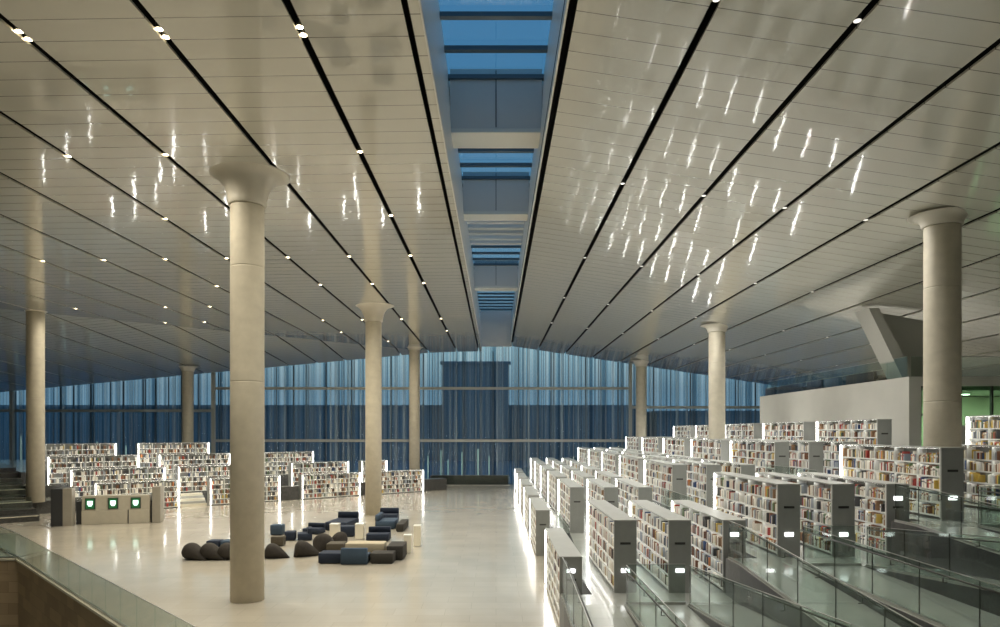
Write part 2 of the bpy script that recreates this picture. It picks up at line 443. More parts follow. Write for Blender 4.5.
# ------------------------------------------------------------------ floor, void at lower left
Aex = (-.6, 9.0); Bp = (-19.8, 29.0)
b = MB(); b.prism([Aex, (34,9), (34,YF+.5), (XL,YF+.5), (XL,29), Bp], -.5, 0.0)
fl = b.build('floor', M['floor']); tag(fl, kind='structure')
b = MB(); b.box(XL, XR, YB, 34, -6.3, -6.0); 
fl2 = b.build('floor', M['tierfloor']); tag(fl2, kind='structure')
b = MB()
d = Vector((Aex[0]-Bp[0], Aex[1]-Bp[1], 0)).normalized(); nrm = Vector((-d.y, d.x, 0))
b.add([(Aex[0],Aex[1],-6),(Bp[0],Bp[1],-6),(Bp[0],Bp[1],-.51),(Aex[0],Aex[1],-.51),
       (Aex[0]+nrm.x*.3,Aex[1]+nrm.y*.3,-6),(Bp[0]+nrm.x*.3,Bp[1]+nrm.y*.3,-6),(Bp[0]+nrm.x*.3,Bp[1]+nrm.y*.3,-.51),(Aex[0]+nrm.x*.3,Aex[1]+nrm.y*.3,-.51)],
      [(0,1,2,3),(7,6,5,4),(0,4,5,1),(3,2,6,7)])
tag(b.build('wall_front', M['travertine']), kind='structure')
b = MB(); b.box(XL, Bp[0], 29.0, 29.3, -6, -.51); tag(b.build('wall_inner', M['travertine']), kind='structure')
b = MB(); b.box(8.6, XR, 9.0, 9.3, -6, -.51); tag(b.build('wall_fore', M['travertine']), kind='structure')
# travertine facing of the slab edge and the pale kerb
b = MB()
b.beam((Aex[0],Aex[1],-.30), (Bp[0],Bp[1],-.30), .05, .5, 1)
b.beam((Aex[0],Aex[1],.04), (Bp[0],Bp[1],.04), .22, .08, 0)
b.beam((Bp[0],Bp[1],-.30), (XL,29,-.30), .05, .5, 1)
b.beam((Bp[0],Bp[1],.04), (XL,29,.04), .22, .08, 0)
tn += 1; tag(b.build('trim_%d' % tn, [M['offwhite'], M['travertine']]), kind='structure')

# ------------------------------------------------------------------ right terraces
TZ = [0, .98, 1.95, 2.93, 3.9]
TXE = [1.7, 6.1, 10.5, 14.9]      # left edge of tiers 1..4 at their ramps
def rowX(n): return 1.71 + 1.465*n
b = MB()
for t in range(1, 5):
    xe = TXE[t-1]
    xr = (TXE[t] + .85) if t < 4 else 34
    xr0 = TXE[t] if t < 4 else 34
    b.prism([(xe+.85, 18.6), (xr0, 18.6), (xr, 18.6), (xr, 68.5), (xe+.85, 68.5)], 0, TZ[t], 0, 1)
    b.prism([(xe, 17.5), (xr0, 17.5), (xr0, 18.6), (xe, 18.6)], 0, TZ[t], 0, 1)
tag(b.build('floor', [M['tierfloor'], M['darkstone']]), kind='structure')
# ramps and level walks running toward the viewer
b = MB()
YN = 9.0
for t in range(1, 5):
    xe = TXE[t-1]; z = TZ[t]
    dn = lambda x, y, z=z: z - .065*(17.5-y)
    up = lambda x, y, z=z: z + .088*(17.5-y)
    b.prism([(xe, YN), (xe+1.48, YN), (xe+1.48, 17.499), (xe, 17.499)], 0, dn, 0, 1)
    b.prism([(xe+1.481, YN), (xe+3.05, YN), (xe+3.05, 17.499), (xe+1.481, 17.499)], 0, z, 0, 1)
    b.prism([(xe+3.051, YN), (xe+4.399, YN), (xe+4.399, 17.499), (xe+3.051, 17.499)], 0, up, 0, 1)
tag(b.build('floor', [M['tierfloor'], M['darkstone2']]), kind='structure')

# ------------------------------------------------------------------ columns
def column(X, Y, zb, zt, label, cone=True):
    root = empty('column', (X, Y, zb)); tag(root, label, 'column', 'round concrete columns')
    zc = ceil_z(X, Y)
    b = MB(); H = zt - zb
    prof = [(.515, 0)]
    for zj in (H-1.95-3.6, H-1.95):
        prof += [(.515, zj-.03), (.515, zj-.006), (.507, zj), (.507, zj+.012), (.515, zj+.018), (.515, zj+.045)]
    prof += [(.515, H-.06), (.515, H-.03), (.50, H)]
    b.lathe(prof, n=48); b.build('shaft', M['concrete'], root)
    if cone:
        top = zc - zb + .02; FR = min(.75, .2 + .55*(top-H)); b = MB(); prof = [(.50, H+.001), (.55, H+.001)]
        for i in range(13):
            a = i/12; prof.append((.58 + FR*(1-math.cos(a*PI/2)) , H+.02 + (top-H-.02)*math.sin(a*PI/2)))
        ccx, ccy = X, Y
        b.lathe(prof, n=48); b.build('capital', M['concrete2'], root)
    return root
column(-7.85, 22.1, 0, 12.42, 'largest round concrete column, standing on the plaza left of the seating')
column(-7.86, 44.9, 0, 12.36, 'round concrete column on the plaza right behind the blue sofas')
column(-7.8, 67.0, 0, 13.15, 'slim round concrete column by the glass wall behind the left bookcases')
column(-29.6, 45.0, .8, 13.0, 'leftmost round concrete column rising from the dark terraces')
column(-29.5, 67.0, 2.4, 11.1, 'small far round column behind the upper left bookcases by the glass wall')
column(14.15, 22.2, 2.93, 11.8, 'largest round column on the right, behind the book terraces')
column(14.2, 45.0, 2.93, 11.7, 'middle round column of the right terraces, beside the beige wall')
column(14.0, 67.5, 2.93, 11.6, 'far round column of the right terraces in front of the blue glass wall')

# ------------------------------------------------------------------ bookcases
CW = .60; CH = 1.92
SHZ = [.10, .455, .81, 1.165, 1.52]
def make_case(L, detail=True, bays=5, both=False):
    root = empty('bookcase')
    e = MB(); e.box(0, CW, 0, .05, 0, CH)
    f = e.build('end_panel', M['grey'], root)
    if detail:
        s = MB(); s.box(.16, .44, -.012, 0, 1.30, 1.36); s.build('label_plate', M['darksteel'], f)
    e = MB(); e.box(0, CW, L-.05, L, 0, CH); e.build('end_panel', M['grey'], root)
    e = MB(); e.box(-.01, CW+.01, -.005, L+.005, CH, CH+.035); e.build('top', M['topgrey'], root)
    e = MB(); e.box(.03, CW-.03, .05, L-.05, 0, .08); e.build('plinth', M['darksteel'], root)
    e = MB(); e.box(CW/2-.01, CW/2+.01, .05, L-.05, .08, CH); e.build('back_panel', M['backpanel'], root)
    if detail:
        for z in SHZ:
            e = MB(); e.box(.01, CW/2-.011, .05, L-.05, z-.022, z); e.box(CW/2+.011, CW-.01, .05, L-.05, z-.022, z); e.box(-.002, .0099, .05, L-.05, z-.03, z+.012)
            e.build('shelf', M['shelfwhite'], root)
        for k in range(1, bays):
            y = L*k/bays
            e = MB(); e.box(.012, CW-.012, y-.015, y+.015, .08, CH); e.build('upright', M['shelfwhite'], root)
    else:
        e = MB()
        for z in SHZ: e.box(-.002, CW+.002, .05, L-.05, z-.022, z+.012)
        for k in range(1, bays):
            y = L*k/bays; e.box(.012, CW-.012, y-.02, y+.02, .08, CH)
        e.build('shelf', M['shelfwhite'], root)
    for sd in (-1, 1):
        e = MB(); x0, x1 = ((-.004, .03) if sd < 0 else (CW-.03, CW+.004))
        e.box(x0, x1, L-.12, L-.05, .05, CH-.01)
        e.build('light_strip', M['led'], root)
        e = MB(); x0, x1 = ((-.003, .02) if sd < 0 else (CW-.02, CW+.003))
        e.box(x0, x1, .05, .085, .05, CH-.01)
        e.build('side_frame', M['led'] if both else M['shelfwhite'], root)
        e = MB(); xx = .03 if sd < 0 else CW-.03
        for z in SHZ[1:] + [CH+.02]:
            e.add([(xx-.012,.07,z-.024),(xx+.012,.07,z-.024),(xx+.012,L-.07,z-.024),(xx-.012,L-.07,z-.024)], [(0,3,2,1)])
        e.build('shelf_lights', M['led_soft'], root)
    return root
LC = 5.6
PROTO = {}
def get_case(L, detail, both=False):
    key = (round(L, 2), detail, both)
    if key not in PROTO:
        PROTO[key] = make_case(L, detail, max(3, round(L/1.12)), both); return PROTO[key]
    return copy_tree(PROTO[key])

BOOKS = []   # (center matrix args, size, colour, importance)
def fill_face(T, L, side, bays, warm, score, wmin, wmax, vis=None, shelves=range(5), dens=.9):
    """books standing on one face; T maps case-local to world"""
    for si in shelves:
        z = SHZ[si]; y = .08
        while y < L - .12:
            w_ = random.uniform(wmin, wmax)
            k = y/(L/bays); near = abs(k-round(k))*L/bays
            if near < w_ + .02 and round(k) > 0: y += w_*.5+.02; continue
            if random.random() > dens:
                y += random.uniform(.05, .22); continue
            h = random.uniform(.20, .30); d_ = random.uniform(.16, .22)
            x = .035 + random.uniform(0, .02) if side < 0 else CW - .035 - d_ - random.uniform(0, .02)
            imp = score((x, y, z)) if score else 0
            BOOKS.append((T, (x, y, z+.001), (d_, w_*.93, h), bookcol(warm), imp, si))
            y += w_

ORD = ['first','second','third','fourth','fifth','sixth','seventh','eighth','ninth','tenth','eleventh','twelfth','thirteenth','fourteenth','fifteenth']
blocks = [(18.8, 5.6), (30.0, 5.8), (37.2, 5.8), (44.4, 5.8), (51.6, 5.8), (58.8, 5.8)]
def tier_of(n): return 0 if n == 0 else 1 + (n-1)//3
CASES = []
for bi, (y0, L) in enumerate(blocks):
    for n in range(0, 15):
        t = tier_of(n)
        if n >= 11 and bi < 5: continue
        if n >= 13: 
            continue
        X = rowX(n); z = TZ[min(t, 4)]
        if bi in (1, 4) and n >= 7 and abs((X+.3)-14.15) < .9: # column stands here
            pass
        CASES.append((bi, n, X, y0, z, L))
SKIP = set()
cz = []
for bi, n, X, y0, z, L in CASES:
    # leave out the case a column occupies
    clash = any(abs(X+.3-cx) < .85 and y0-.55 < cyy < y0+L+.55 for cx, cyy in ((14.15,22.2),(14.2,45.0),(14.0,67.5)))
    if clash or (bi, n) in SKIP: continue
    c = get_case(L, bi < 2); c.location = (X, y0, z)
    tag(c, 'grey-ended lit bookcase, %s row from the plaza, %s block from the front' % (ORD[n], ORD[bi]), 'bookcase', 'bookcases on the right terraces')
    cz.append((bi, n))
    T = Matrix.Translation((X, y0, z))
    def score(p, X=X, y0=y0, z=z, n=n, bi=bi):
        if bi != 0 or n == 0: return 0
        wx, wy, wz = X+p[0], y0+p[1], z+p[2]
        px = 496 + 700*wx/wy
        nb = 496 + 700*(rowX(n-1)+.6)/y0
        lower = tier_of(n-1) < tier_of(n)
        ytop = 432 + (EYE-(z - (.97 if lower else 0) + CH))*700/y0
        if px > 990: return 0
        py = 432 - 700*(wz+.13-EYE)/wy
        if px < nb and py > ytop - 2: return 0
        return wx/wy**3
    warm = n >= 6 and bi == 0
    bays = max(3, round(L/1.12))
    wr = (.04, .07) if bi == 0 else ((.05, .085) if bi == 1 else (.06, .11))
    fill_face(T, L, -1, bays, warm, score, *wr)
    if bi == 0: fill_face(T, L, 1, bays, warm, None, .07, .12)

# glowing plates put in for small white bright spots on the nearest case ends
for o in [o for o in col.objects if o.name.startswith('bookcase') and o.type == 'EMPTY' and abs(o.location.y-18.8) < .01]:
    n = round((o.location.x-1.71)/1.465)
    zz = 1.57 if n % 3 == 0 else .6
    s = MB(); s.box(.19, .41, -.02, 0, zz-.05, zz+.05); s.build('glow_plate', M['glow'], o)['label'] = 'small glowing white plate'

# left diagonal terraces
D = Vector((.767, .642, 0)); Nn = Vector((-.642, .767, 0)); L0 = Vector((-22.5, 49.5, 0))
def P(s, o, z=0): 
    v = L0 + D*s + Nn*o; return (v.x, v.y, z)
STEP = .83
b = MB()
for k in range(1, 4):
    o0 = 2.4*k - 1.1; o1 = 40 if k == 3 else 2.4*(k+1) - 1.1
    poly = [P(-8.6, o0), P(21.5 - 3.0*k, o0), P(21.5-3.0*k, o1), P(-8.6, o1)]
    # clip at the facade
    pts = []
    for x, y, _ in poly: pts.append((x, min(y, 70.8)))
    if k == 3:
        a = P(-8.6, o0); c = P(12.5, o0); s_f = (70.8 - a[1])
        pts = [(a[0],a[1]), (c[0],c[1]), (c[0]-.642/.767*max(0,70.8-c[1]), 70.8), (a[0]-.642/.767*(70.8-a[1]), 70.8)]
    b.prism(pts, 0, STEP*k, 0, 1)
tag(b.build('floor', [M['tierfloor'], M['darkstone']]), kind='structure')
# dark stepped terraces at the far left
b = MB()
for k in range(8):
    o0 = -3.0 + 1.5*k
    a = P(-8.61, o0); c = P(-34, o0)
    z0 = .30*k
    pts = [(a[0],a[1]), P(-8.61, o0+1.5)[:2], P(-34, o0+1.5)[:2], (c[0],c[1])]
    pts = [(max(x, XL+.05), y) for x, y in pts]
    b.prism(pts, 0, .30*(k+1), 0, 1)
a = P(-8.61, 9.0); c = P(-34, 9.0)
b.prism([(a[0],a[1]), (a[0]-.837*(70.5-a[1]), 70.5), (XL+.05, 70.5), (XL+.05, c[1])], 0, 2.7, 0, 1)
tag(b.build('floor', [M['darkstone'], M['darkstone']]), kind='structure')

b = MB()
for k, (a0, a1) in enumerate(((-8.7,-30),(-8.7,-30),(-8.7,-30))):
    o0 = -3.0 + 1.5*(k*2)
    b.beam(P(a0, o0+.04, .30*(k*2+1)+.02), P(a1, o0+.04, .30*(k*2+1)+.02), .10, .04)
tn += 1; tag(b.build('trim_%d' % tn, M['offwhite']), kind='structure')
lefts = [(-5.3,0,0),(2.0,7.3,0),(9.0,14.2,0),(15.5,20.5,0),
         (-6.3,-.3,1),(.5,5.8,1),(9.2,14.4,1),(15.6,18.2,1),
         (-7.3,-1.5,2),(-.2,5.2,2),(6.9,12.3,2),
         (-8.2,-2.5,3),(-1.1,4.3,3)]
names = ['front row','second row','third row','topmost row']
cnt = {}
for s0, s1, k in lefts:
    L = s1 - s0
    c = get_case(round(L, 1), False, True)
    # local +Y runs along D reversed so that local -X faces the viewer
    ang = math.atan2(D.y, D.x)
    # local y axis -> D : rotate by ang-90deg ; local -x -> normal
    rz = ang - PI/2
    # local +X then points to (cos rz, sin rz) = (sin ang, -cos ang): toward viewer
    p = P(s0, 2.4*k, STEP*k)
    off = Vector((math.cos(rz), math.sin(rz), 0)) * CW
    c.location = (p[0]-off.x*.0, p[1]-off.y*.0, p[2]); c.rotation_euler.z = rz
    cnt[k] = cnt.get(k, 0) + 1
    tag(c, 'white lit bookcase, %s from the left in the %s of the left terraces' % (ORD[cnt[k]-1], names[k]), 'bookcase', 'bookcases on the left terraces')
    T = Matrix.Translation(c.location) @ Matrix.Rotation(rz, 4, 'Z')
    fill_face(T, L, 1, max(3, round(L/1.12)), False, None, .06, .11, dens=.82)

# ---- books: the 300 largest in view are objects of their own, the rest one mass
BOOKS.sort(key=lambda r: -r[4])
ind = BOOKS[:300]; rest = BOOKS[300:]
bmesh_cache = {}
def book_mesh(ci, v):
    if (ci, v) in bmesh_cache: return bmesh_cache[(ci, v)]
    r = random.Random(ci*7+v); b = MB()
    # unit book: cover boards + spine (x=0 outward) + recessed pages
    b.box(0, 1, 0, .12, 0, 1, 0); b.box(0, 1, .88, 1, 0, 1, 0); b.box(0, .05, .12, .88, 0, 1, 0)
    b.box(.05, .96, .12, .88, .02, .975, 1)
    b.box(-.012, -.001, .18, .82, .55+.1*v, .72+.1*v, 2)
    me = b.mesh('book', [BM[ci], BM[2], BM[(ci+3+v) % 12]]); bmesh_cache[(ci, v)] = me; return me
SHN = ['bottom','fourth','middle','second','top']
for T, p, sz, ci, imp, si in ind:
    q = T @ Vector(p)
    o = bpy.data.objects.new('book', book_mesh(ci, random.randrange(2))); col.objects.link(o)
    o.location = q; o.scale = sz
    n = round((q.x - 1.71)/1.465 - .02)
    tag(o, '%s book, %s shelf of the front bookcase in the %s row from the plaza' % (BOOKN[ci], SHN[si], ORD[n]), 'book',
        '%s books on the %s shelf of the %s front bookcase' % (BOOKN[ci], SHN[si], ORD[n]))
b = MB()
for T, p, sz, ci, imp, si in rest:
    vs = [T @ Vector((p[0]+a*sz[0], p[1]+c*sz[1], p[2]+d_*sz[2])) for a, c, d_ in
          ((0,0,0),(1,0,0),(1,1,0),(0,1,0),(0,0,1),(1,0,1),(1,1,1),(0,1,1))]
    b.add(vs, [(0,3,2,1),(4,5,6,7),(0,1,5,4),(1,2,6,5),(2,3,7,6),(3,0,4,7)], ci)
o = b.build('books', BM)
tag(o, 'rows of small distant books filling the lit shelves on both terraces', 'books', kind='stuff')

# ------------------------------------------------------------------ balustrades
def balustrade(pts, label, h=1.0, bay=1.5, rail=None, posts=False, group='glass balustrades', name='glass_balustrade', topcap=True):
    root = empty(name, pts[0]); tag(root, label, 'balustrade', group)
    off = Vector(pts[0])
    caps = MB(); chan = MB(); hr = MB(); first = None
    for i in range(len(pts)-1):
        p = Vector(pts[i]) - off; q = Vector(pts[i+1]) - off; Ln = (q-p).length; n = max(1, round(Ln/bay))
        for k in range(n):
            a = p + (q-p)*((k+.006)/n); c = p + (q-p)*((k+1-.006)/n)
            g = MB(); up = Vector((0,0,h)); sd = (c-a).cross(Vector((0,0,1))).normalized()*.012
            vs = [a-sd+Vector((0,0,.06)), c-sd+Vector((0,0,.06)), c+sd+Vector((0,0,.06)), a+sd+Vector((0,0,.06))]
            vs += [v + Vector((0,0,h-.06)) for v in vs]
            g.add(vs, [(0,3,2,1),(4,5,6,7),(0,1,5,4),(1,2,6,5),(2,3,7,6),(3,0,4,7)])
            g.build('glass_panel', M['glass'], root)
            if posts:
                pm = MB(); pm.beam(a, a+Vector((0,0,h)), .015, .015); pm.build('post', M['darksteel'], root)
        chan.beam(p+Vector((0,0,.03)), q+Vector((0,0,.03)), .07, .06)
        if topcap: caps.beam(p+Vector((0,0,h+.006)), q+Vector((0,0,h+.006)), .022, .012)
        if rail:
            sdv = (q-p).cross(Vector((0,0,1))).normalized()*rail
            hr.tube([p+sdv+Vector((0,0,.92)), q+sdv+Vector((0,0,.92))], .018)
            nb = max(1, round(Ln/1.6))
            for k in range(nb):
                m_ = p + (q-p)*((k+.5)/nb)
                hr.tube([m_+Vector((0,0,.80)), m_+sdv+Vector((0,0,.80)), m_+sdv+Vector((0,0,.90))], .012, 6)
    chan.build('base_channel', M['steel'], root)
    if topcap: caps.build('cap_rail', M['steel'], root)
    if rail: hr.build('handrail', M['darksteel'], root)
    return root
# void edge at lower left
balustrade([(Aex[0],Aex[1],.08), (Bp[0],Bp[1],.08)], 'long glass balustrade on the pale kerb around the brown stone void, lower left corner', group='glass balustrades by the void', bay=1.4)
balustrade([(Bp[0]-.02,Bp[1]+.02,.08), (-23.3,32.6,0.0)], 'short glass balustrade continuing past the corner of the void across the plaza', group='glass balustrades by the void', topcap=True)
balustrade([(Bp[0]-.1,Bp[1],.08), (-30,29,.08)], 'glass balustrade turning left along the far side of the brown stone void', group='glass balustrades by the void')
# right ramps
tn_ = ['lowest','second','third','highest']
for t in range(1, 5):
    xe = TXE[t-1]; z = TZ[t]
    z1 = z - .065*(17.5-YN)
    ylast = YN + .5
    zl = z - .065*(17.5-ylast)
    balustrade([(xe+.06, 18.5, z), (xe+.06, 17.5, z), (xe+.06, ylast, zl)], 'glass ramp balustrade on the dark edge of the %s right terrace' % tn_[t-1], rail=-.07 if t > 1 else -.07, group='glass balustrades on the right ramps', posts=True)
    balustrade([(xe+1.55, 17.4, z), (xe+1.55, ylast, z)], 'glass balustrade with handrail between ramp and level walk of the %s right terrace' % tn_[t-1], rail=.07, group='glass balustrades on the right ramps', posts=True)
    if t < 4:
        balustrade([(xe+3.12, 17.4, z), (xe+3.12, ylast, z+.088*(17.5-ylast))], 'glass balustrade of the rising ramp of the %s right terrace' % tn_[t-1], rail=-.07, group='glass balustrades on the right ramps', posts=True)
    balustrade([(xe+1.6, 17.56, z), (xe+3.05, 17.56, z)], 'crosswise glass balustrade at the front of the %s right terrace floor' % tn_[t-1], group='glass balustrades on the right ramps', posts=True)
# far ends and terrace edges
for t in range(1, 4):
    xe = TXE[t-1]+.95
    balustrade([(xe, 66.5, TZ[t]), (xe+4.2, 66.5, TZ[t])], 'far glass balustrade at the back of the %s right terrace by the blue glass wall' % tn_[t-1], bay=.7, group='far glass balustrades')
    balustrade([(xe-.05, 24.9, TZ[t]), (xe-.05, 29.6, TZ[t])], 'glass balustrade along the stair gap at the edge of the %s right terrace' % tn_[t-1], bay=1.2, group='glass balustrades in the stair gaps')
for k in range(1, 4):
    balustrade([P(-8.8, 2.4*k-3.6, .3*round((2.4*k-3.6+3)/1.5)+.02), P(-16, 2.4*k-3.6, .3*round((2.4*k-3.6+3)/1.5)+.02)], 'glass balustrade on the dark left terraces, %s from the front' % ORD[k-1], bay=1.6, group='glass balustrades on the left terraces')
balustrade([(-6.4, 69.6, 0), (1.4, 69.6, 0)], 'glass balustrade standing along the dark plinth at the foot of the blue glass wall', bay=.9, group='far glass balustrades')
# steps between the first two front-row cases on the left
for s0, nm in ((.1, 'white-edged steps between the first two plaza bookcases on the left'),):
    root = empty('steps', P(s0, 0)); tag(root, nm, 'steps')
    for k in range(5):
        m_ = MB(); m_.prism([P(s0, .26*k-.2)[:2], P(s0+1.85, .26*k-.2)[:2], P(s0+1.85, 1.29)[:2], P(s0, 1.29)[:2]], STEP*k/5+.001 if k else 0.001, STEP*(k+1)/5)
        m_.v = [tuple(Vector(v) - Vector(P(s0, 0))) for v in m_.v]
        m_.build('step', M['offwhite'] if k % 2 == 0 else M['topgrey'], root)
# dark planter blocks between the front cases
for s0, s1, nm in ((7.4, 8.9, 'dark stone block between the second and third plaza bookcases on the left'), (14.3, 15.4, 'dark stone block between the third and fourth plaza bookcases on the left'), (20.6, 23.2, 'dark stone block right of the last plaza bookcase on the left')):
    m_ = MB(); m_.prism([P(s0, -.3)[:2], P(s1, -.3)[:2], P(s1, .6)[:2], P(s0, .6)[:2]], 0, 1.05)
    o = m_.build('stone_block', M['darkstone'], bevel=.02); tag(o, nm, 'stone block', 'dark stone blocks')

# ------------------------------------------------------------------ kiosk
def px2(pxx, yb, z=0.0):
    Y = 700*(EYE-z)/(yb-432); return (pxx-496)*Y/700, Y
kr = empty('self_service_kiosk', (-22.2, 40.8, 0), math.radians(13))
tag(kr, 'beige self-service kiosk wall with three green-lit screens and two side pillars', 'kiosk')
m_ = MB(); m_.box(-1.65, 1.95, -.35, .35, 0, 1.62); m_.box(-1.65, 1.95, -.40, -.351, .0, .78)
m_.build('body', M['kiosk'], kr, bevel=.015)
m_ = MB(); m_.box(.78, .83, -.42, -.40, 0, .8); m_.build('cable_cover', M['kioskdark'], kr)
for sx in (-1.2, 0.0, 1.2):
    m_ = MB(); m_.box(sx-.27, sx+.27, -.40, -.352, .86, 1.5, 0)
    s = m_.build('screen', M['kioskdark'], kr)
    m_ = MB(); m_.box(sx-.22, sx+.22, -.41, -.401, .90, 1.46, 0); g = m_.build('screen_face', M['screen_green'], s)
    m_ = MB(); m_.box(sx-.14, sx+.14, -.42, -.411, 1.12, 1.34, 0); m_.box(sx-.09, sx+.09, -.42, -.411, 1.04, 1.1199, 0); m_.build('display', M['screen_white'], s)
m_ = MB(); m_.box(-3.05, -2.45, -.9, .9, 0, 2.1); o = m_.build('side_cabinet', M['kioskdark'], kr, bevel=.02); o['label'] = 'dark side cabinet at the left end'
m_ = MB(); m_.box(-2.449, -1.98, -.9, -.35, 0, 2.12); m_.build('pillar', M['kioskgrey'], kr, bevel=.02)
m_ = MB(); m_.box(2.1, 2.55, -.5, .4, 0, 2.1); m_.build('pillar', M['kioskgrey'], kr, bevel=.02)
m_ = MB(); m_.box(-1.979, -1.651, -.2, .35, 0, 1.3); m_.box(1.951, 2.099, -.2, .35, 0, 1.3); m_.build('infill', M['kioskdark'], kr)

# ------------------------------------------------------------------ seating
def sofa_block(px0, px1, ytop, yb, m, label, depth=.7, back=None, rz=0, name='ottoman', cat='ottoman', hh=None):
    x0, Y = px2(px0, yb); x1, _ = px2(px1, yb); h = hh or (yb-ytop)*Y/700
    root = empty(name, ((x0+x1)/2, Y+depth/2, 0), rz); tag(root, label, cat, 'modular lounge seating')
    wd = (x1-x0)/2
    seat_h = h if back is None else h*.58
    b = MB(); b.bevbox(-wd, wd, -depth/2, depth/2, .045, seat_h, .04); b.build('seat', M[m], root)
    b = MB(); b.box(-wd+.05, wd-.05, -depth/2+.05, depth/2-.05, 0, .045); b.build('base', M['black'], root)
    if back:
        b = MB()
        if back == 'rear': b.bevbox(-wd, wd, depth/2-.2, depth/2, seat_h+.001, h, .04)
        elif back == 'left': b.bevbox(-wd, -wd+.2, -depth/2, depth/2, seat_h+.001, h, .04)
        elif back == 'right': b.bevbox(wd-.2, wd, -depth/2, depth/2, seat_h+.001, h, .04)
        elif back == 'front': b.bevbox(-wd, wd, -depth/2-.2, -depth/2-.001, .03, h, .04)
        b.build('backrest', M[m], root)
    return root
sofa_block(318, 340.6, 553.4, 564, 'navy', 'dark navy low ottoman at the left front of the front seating group', .8)
sofa_block(341.5, 368, 547.5, 564, 'slate', 'bright slate-blue sofa seen from behind, middle of the front seating group', .62, back='front', name='sofa', cat='sofa')
sofa_block(370, 393, 553.4, 564, 'charcoal', 'dark grey-brown low ottoman at the right front of the front seating group', .8)
sofa_block(345, 384, 543.5, 558.5, 'beige', 'beige bench behind the slate-blue sofa', .75, name='bench', cat='bench')
sofa_block(386.5, 403, 546, 560.5, 'charcoal', 'dark brown cube seat right of the beige bench', 1.3)
sofa_block(326, 343.5, 543.8, 554.5, 'brown', 'brown low seat behind the navy ottoman', .8)
sofa_block(206, 219, 541, 549.5, 'navy', 'navy cube ottoman behind the row of bean bags, left one', .6)
sofa_block(220, 231, 541, 549.5, 'slate', 'slate-blue cube ottoman beside the near column behind the bean bags', .6)
sofa_block(270, 282, 525, 535.5, 'slate', 'slate-blue cube stool behind the near column', .55, name='stool', cat='stool')
sofa_block(270.5, 283, 536.7, 546.5, 'brown', 'brown-grey cube stool in front of the slate-blue stool', .45, name='stool', cat='stool')
sofa_block(283.5, 294, 532, 541, 'navy', 'small navy cube ottoman right of the two stools', .6, rz=.15)
sofa_block(295.5, 309.5, 528.5, 541, 'navy', 'navy armchair turned left, between the stools and the sofas', .8, back='right', rz=.3, name='armchair', cat='armchair')
sofa_block(303, 321, 524.5, 534.5, 'navy', 'navy armchair facing away behind the small armchair', .8, back='rear', rz=-.25, name='armchair', cat='armchair')
sofa_block(327, 349, 513.5, 531, 'navy', 'long dark blue sofa with backrest near the left white side table', 2.2, back='rear', rz=-.12, name='sofa', cat='sofa', hh=.8)
sofa_block(337.5, 354, 526.5, 537, 'navy', 'navy ottoman behind the left white side table', .7)
sofa_block(366, 388.5, 528.6, 541.5, 'navy', 'navy sofa with backrest at the front of the right seating group', .85, back='rear', name='sofa', cat='sofa')
sofa_block(375, 394.5, 515, 529.5, 'slate', 'blue sofa unit in the middle of the right seating group', 1.6, back='left', name='sofa', cat='sofa', hh=.78)
sofa_block(378, 397, 513.5, 522, 'navy', 'navy sofa at the back of the right seating group near the second column', .9, back='rear', name='sofa', cat='sofa', hh=.75)
sofa_block(396, 403.5, 518.5, 532, 'charcoal', 'dark low ottoman along the right side of the right seating group', 2.2, hh=.42)
def side_table(px0, px1, yt, yb, label):
    x0, Y = px2(px0, yb); x1, _ = px2(px1, yb); h = (yb-yt)*Y/700; wd = (x1-x0)/2
    root = empty('side_table', ((x0+x1)/2, Y+wd, 0)); tag(root, label, 'side table', 'tall white side tables')
    b = MB(); b.box(-wd, wd, -wd, wd, 0.02, h-.04); b.build('body', M['offwhite'], root, bevel=.015)
    b = MB(); b.box(-wd-.01, wd+.01, -wd-.01, wd+.01, h-.039, h); b.build('table_top', M['white'], root, bevel=.008)
    b = MB(); b.box(-wd+.04, wd-.04, -wd+.04, wd-.04, 0, .02); b.build('foot', M['steel'], root)
side_table(329.5, 338.5, 524, 541, 'white side table in front of the long dark blue sofa')
side_table(355, 363.5, 524, 539.5, 'white side table between the two sofa groups')
side_table(403.5, 411, 535, 553.5, 'nearer white side table at the right of the seating')
side_table(413.5, 420.5, 525.5, 546.5, 'farther white side table, the rightmost one')
b = MB(); b.prism([(-3.75, 30.2), (-3.2, 31.2), (-3.6, 31.4), (-4.1, 30.4)], .0, .04)

def bean_bag(pxc, ytop, yb, dirr, label, sc_=1.0):
    X, Y = px2(pxc, yb)
    b = MB(); nu, nv = 24, 18; vs = []
    for i in range(nv+1):
        t = i/nv                       # 0 round rear, 1 pinched tip
        r = .39*max(.02, math.sin(PI*min(.985, max(.012, t**.52))))**.8
        zc = r*.80 + .10*(1-t)*0 ; xx = -.42 + 1.15*t
        for k in range(nu):
            a = 2*PI*k/nu; wob = 1 + .03*math.sin(3*a+4*t)
            vs.append((xx*sc_, r*math.cos(a)*1.05*wob*sc_, max(0, zc + r*math.sin(a)*.98*wob*(1.0 if math.sin(a) > 0 else .82))*sc_ + .0))
    fs = [(i*nu+k, i*nu+(k+1) % nu, (i+1)*nu+(k+1) % nu, (i+1)*nu+k) for i in range(nv) for k in range(nu)]
    b.add(vs, fs, 0, True); b.add(vs[:nu], [tuple(range(nu))], 0); b.add(vs[-nu:], [tuple(reversed(range(nu)))], 0)
    o = b.build('bean_bag', M['bean']); o.location = (X, Y+.42*sc_, 0); o.rotation_euler.z = dirr
    tag(o, label, 'bean bag', 'charcoal bean bags')
bean_bag(189, 546, 561, -.5, 'leftmost charcoal bean bag in the row on the plaza')
bean_bag(207, 546, 561, -.4, 'second charcoal bean bag in the row left of the near column')
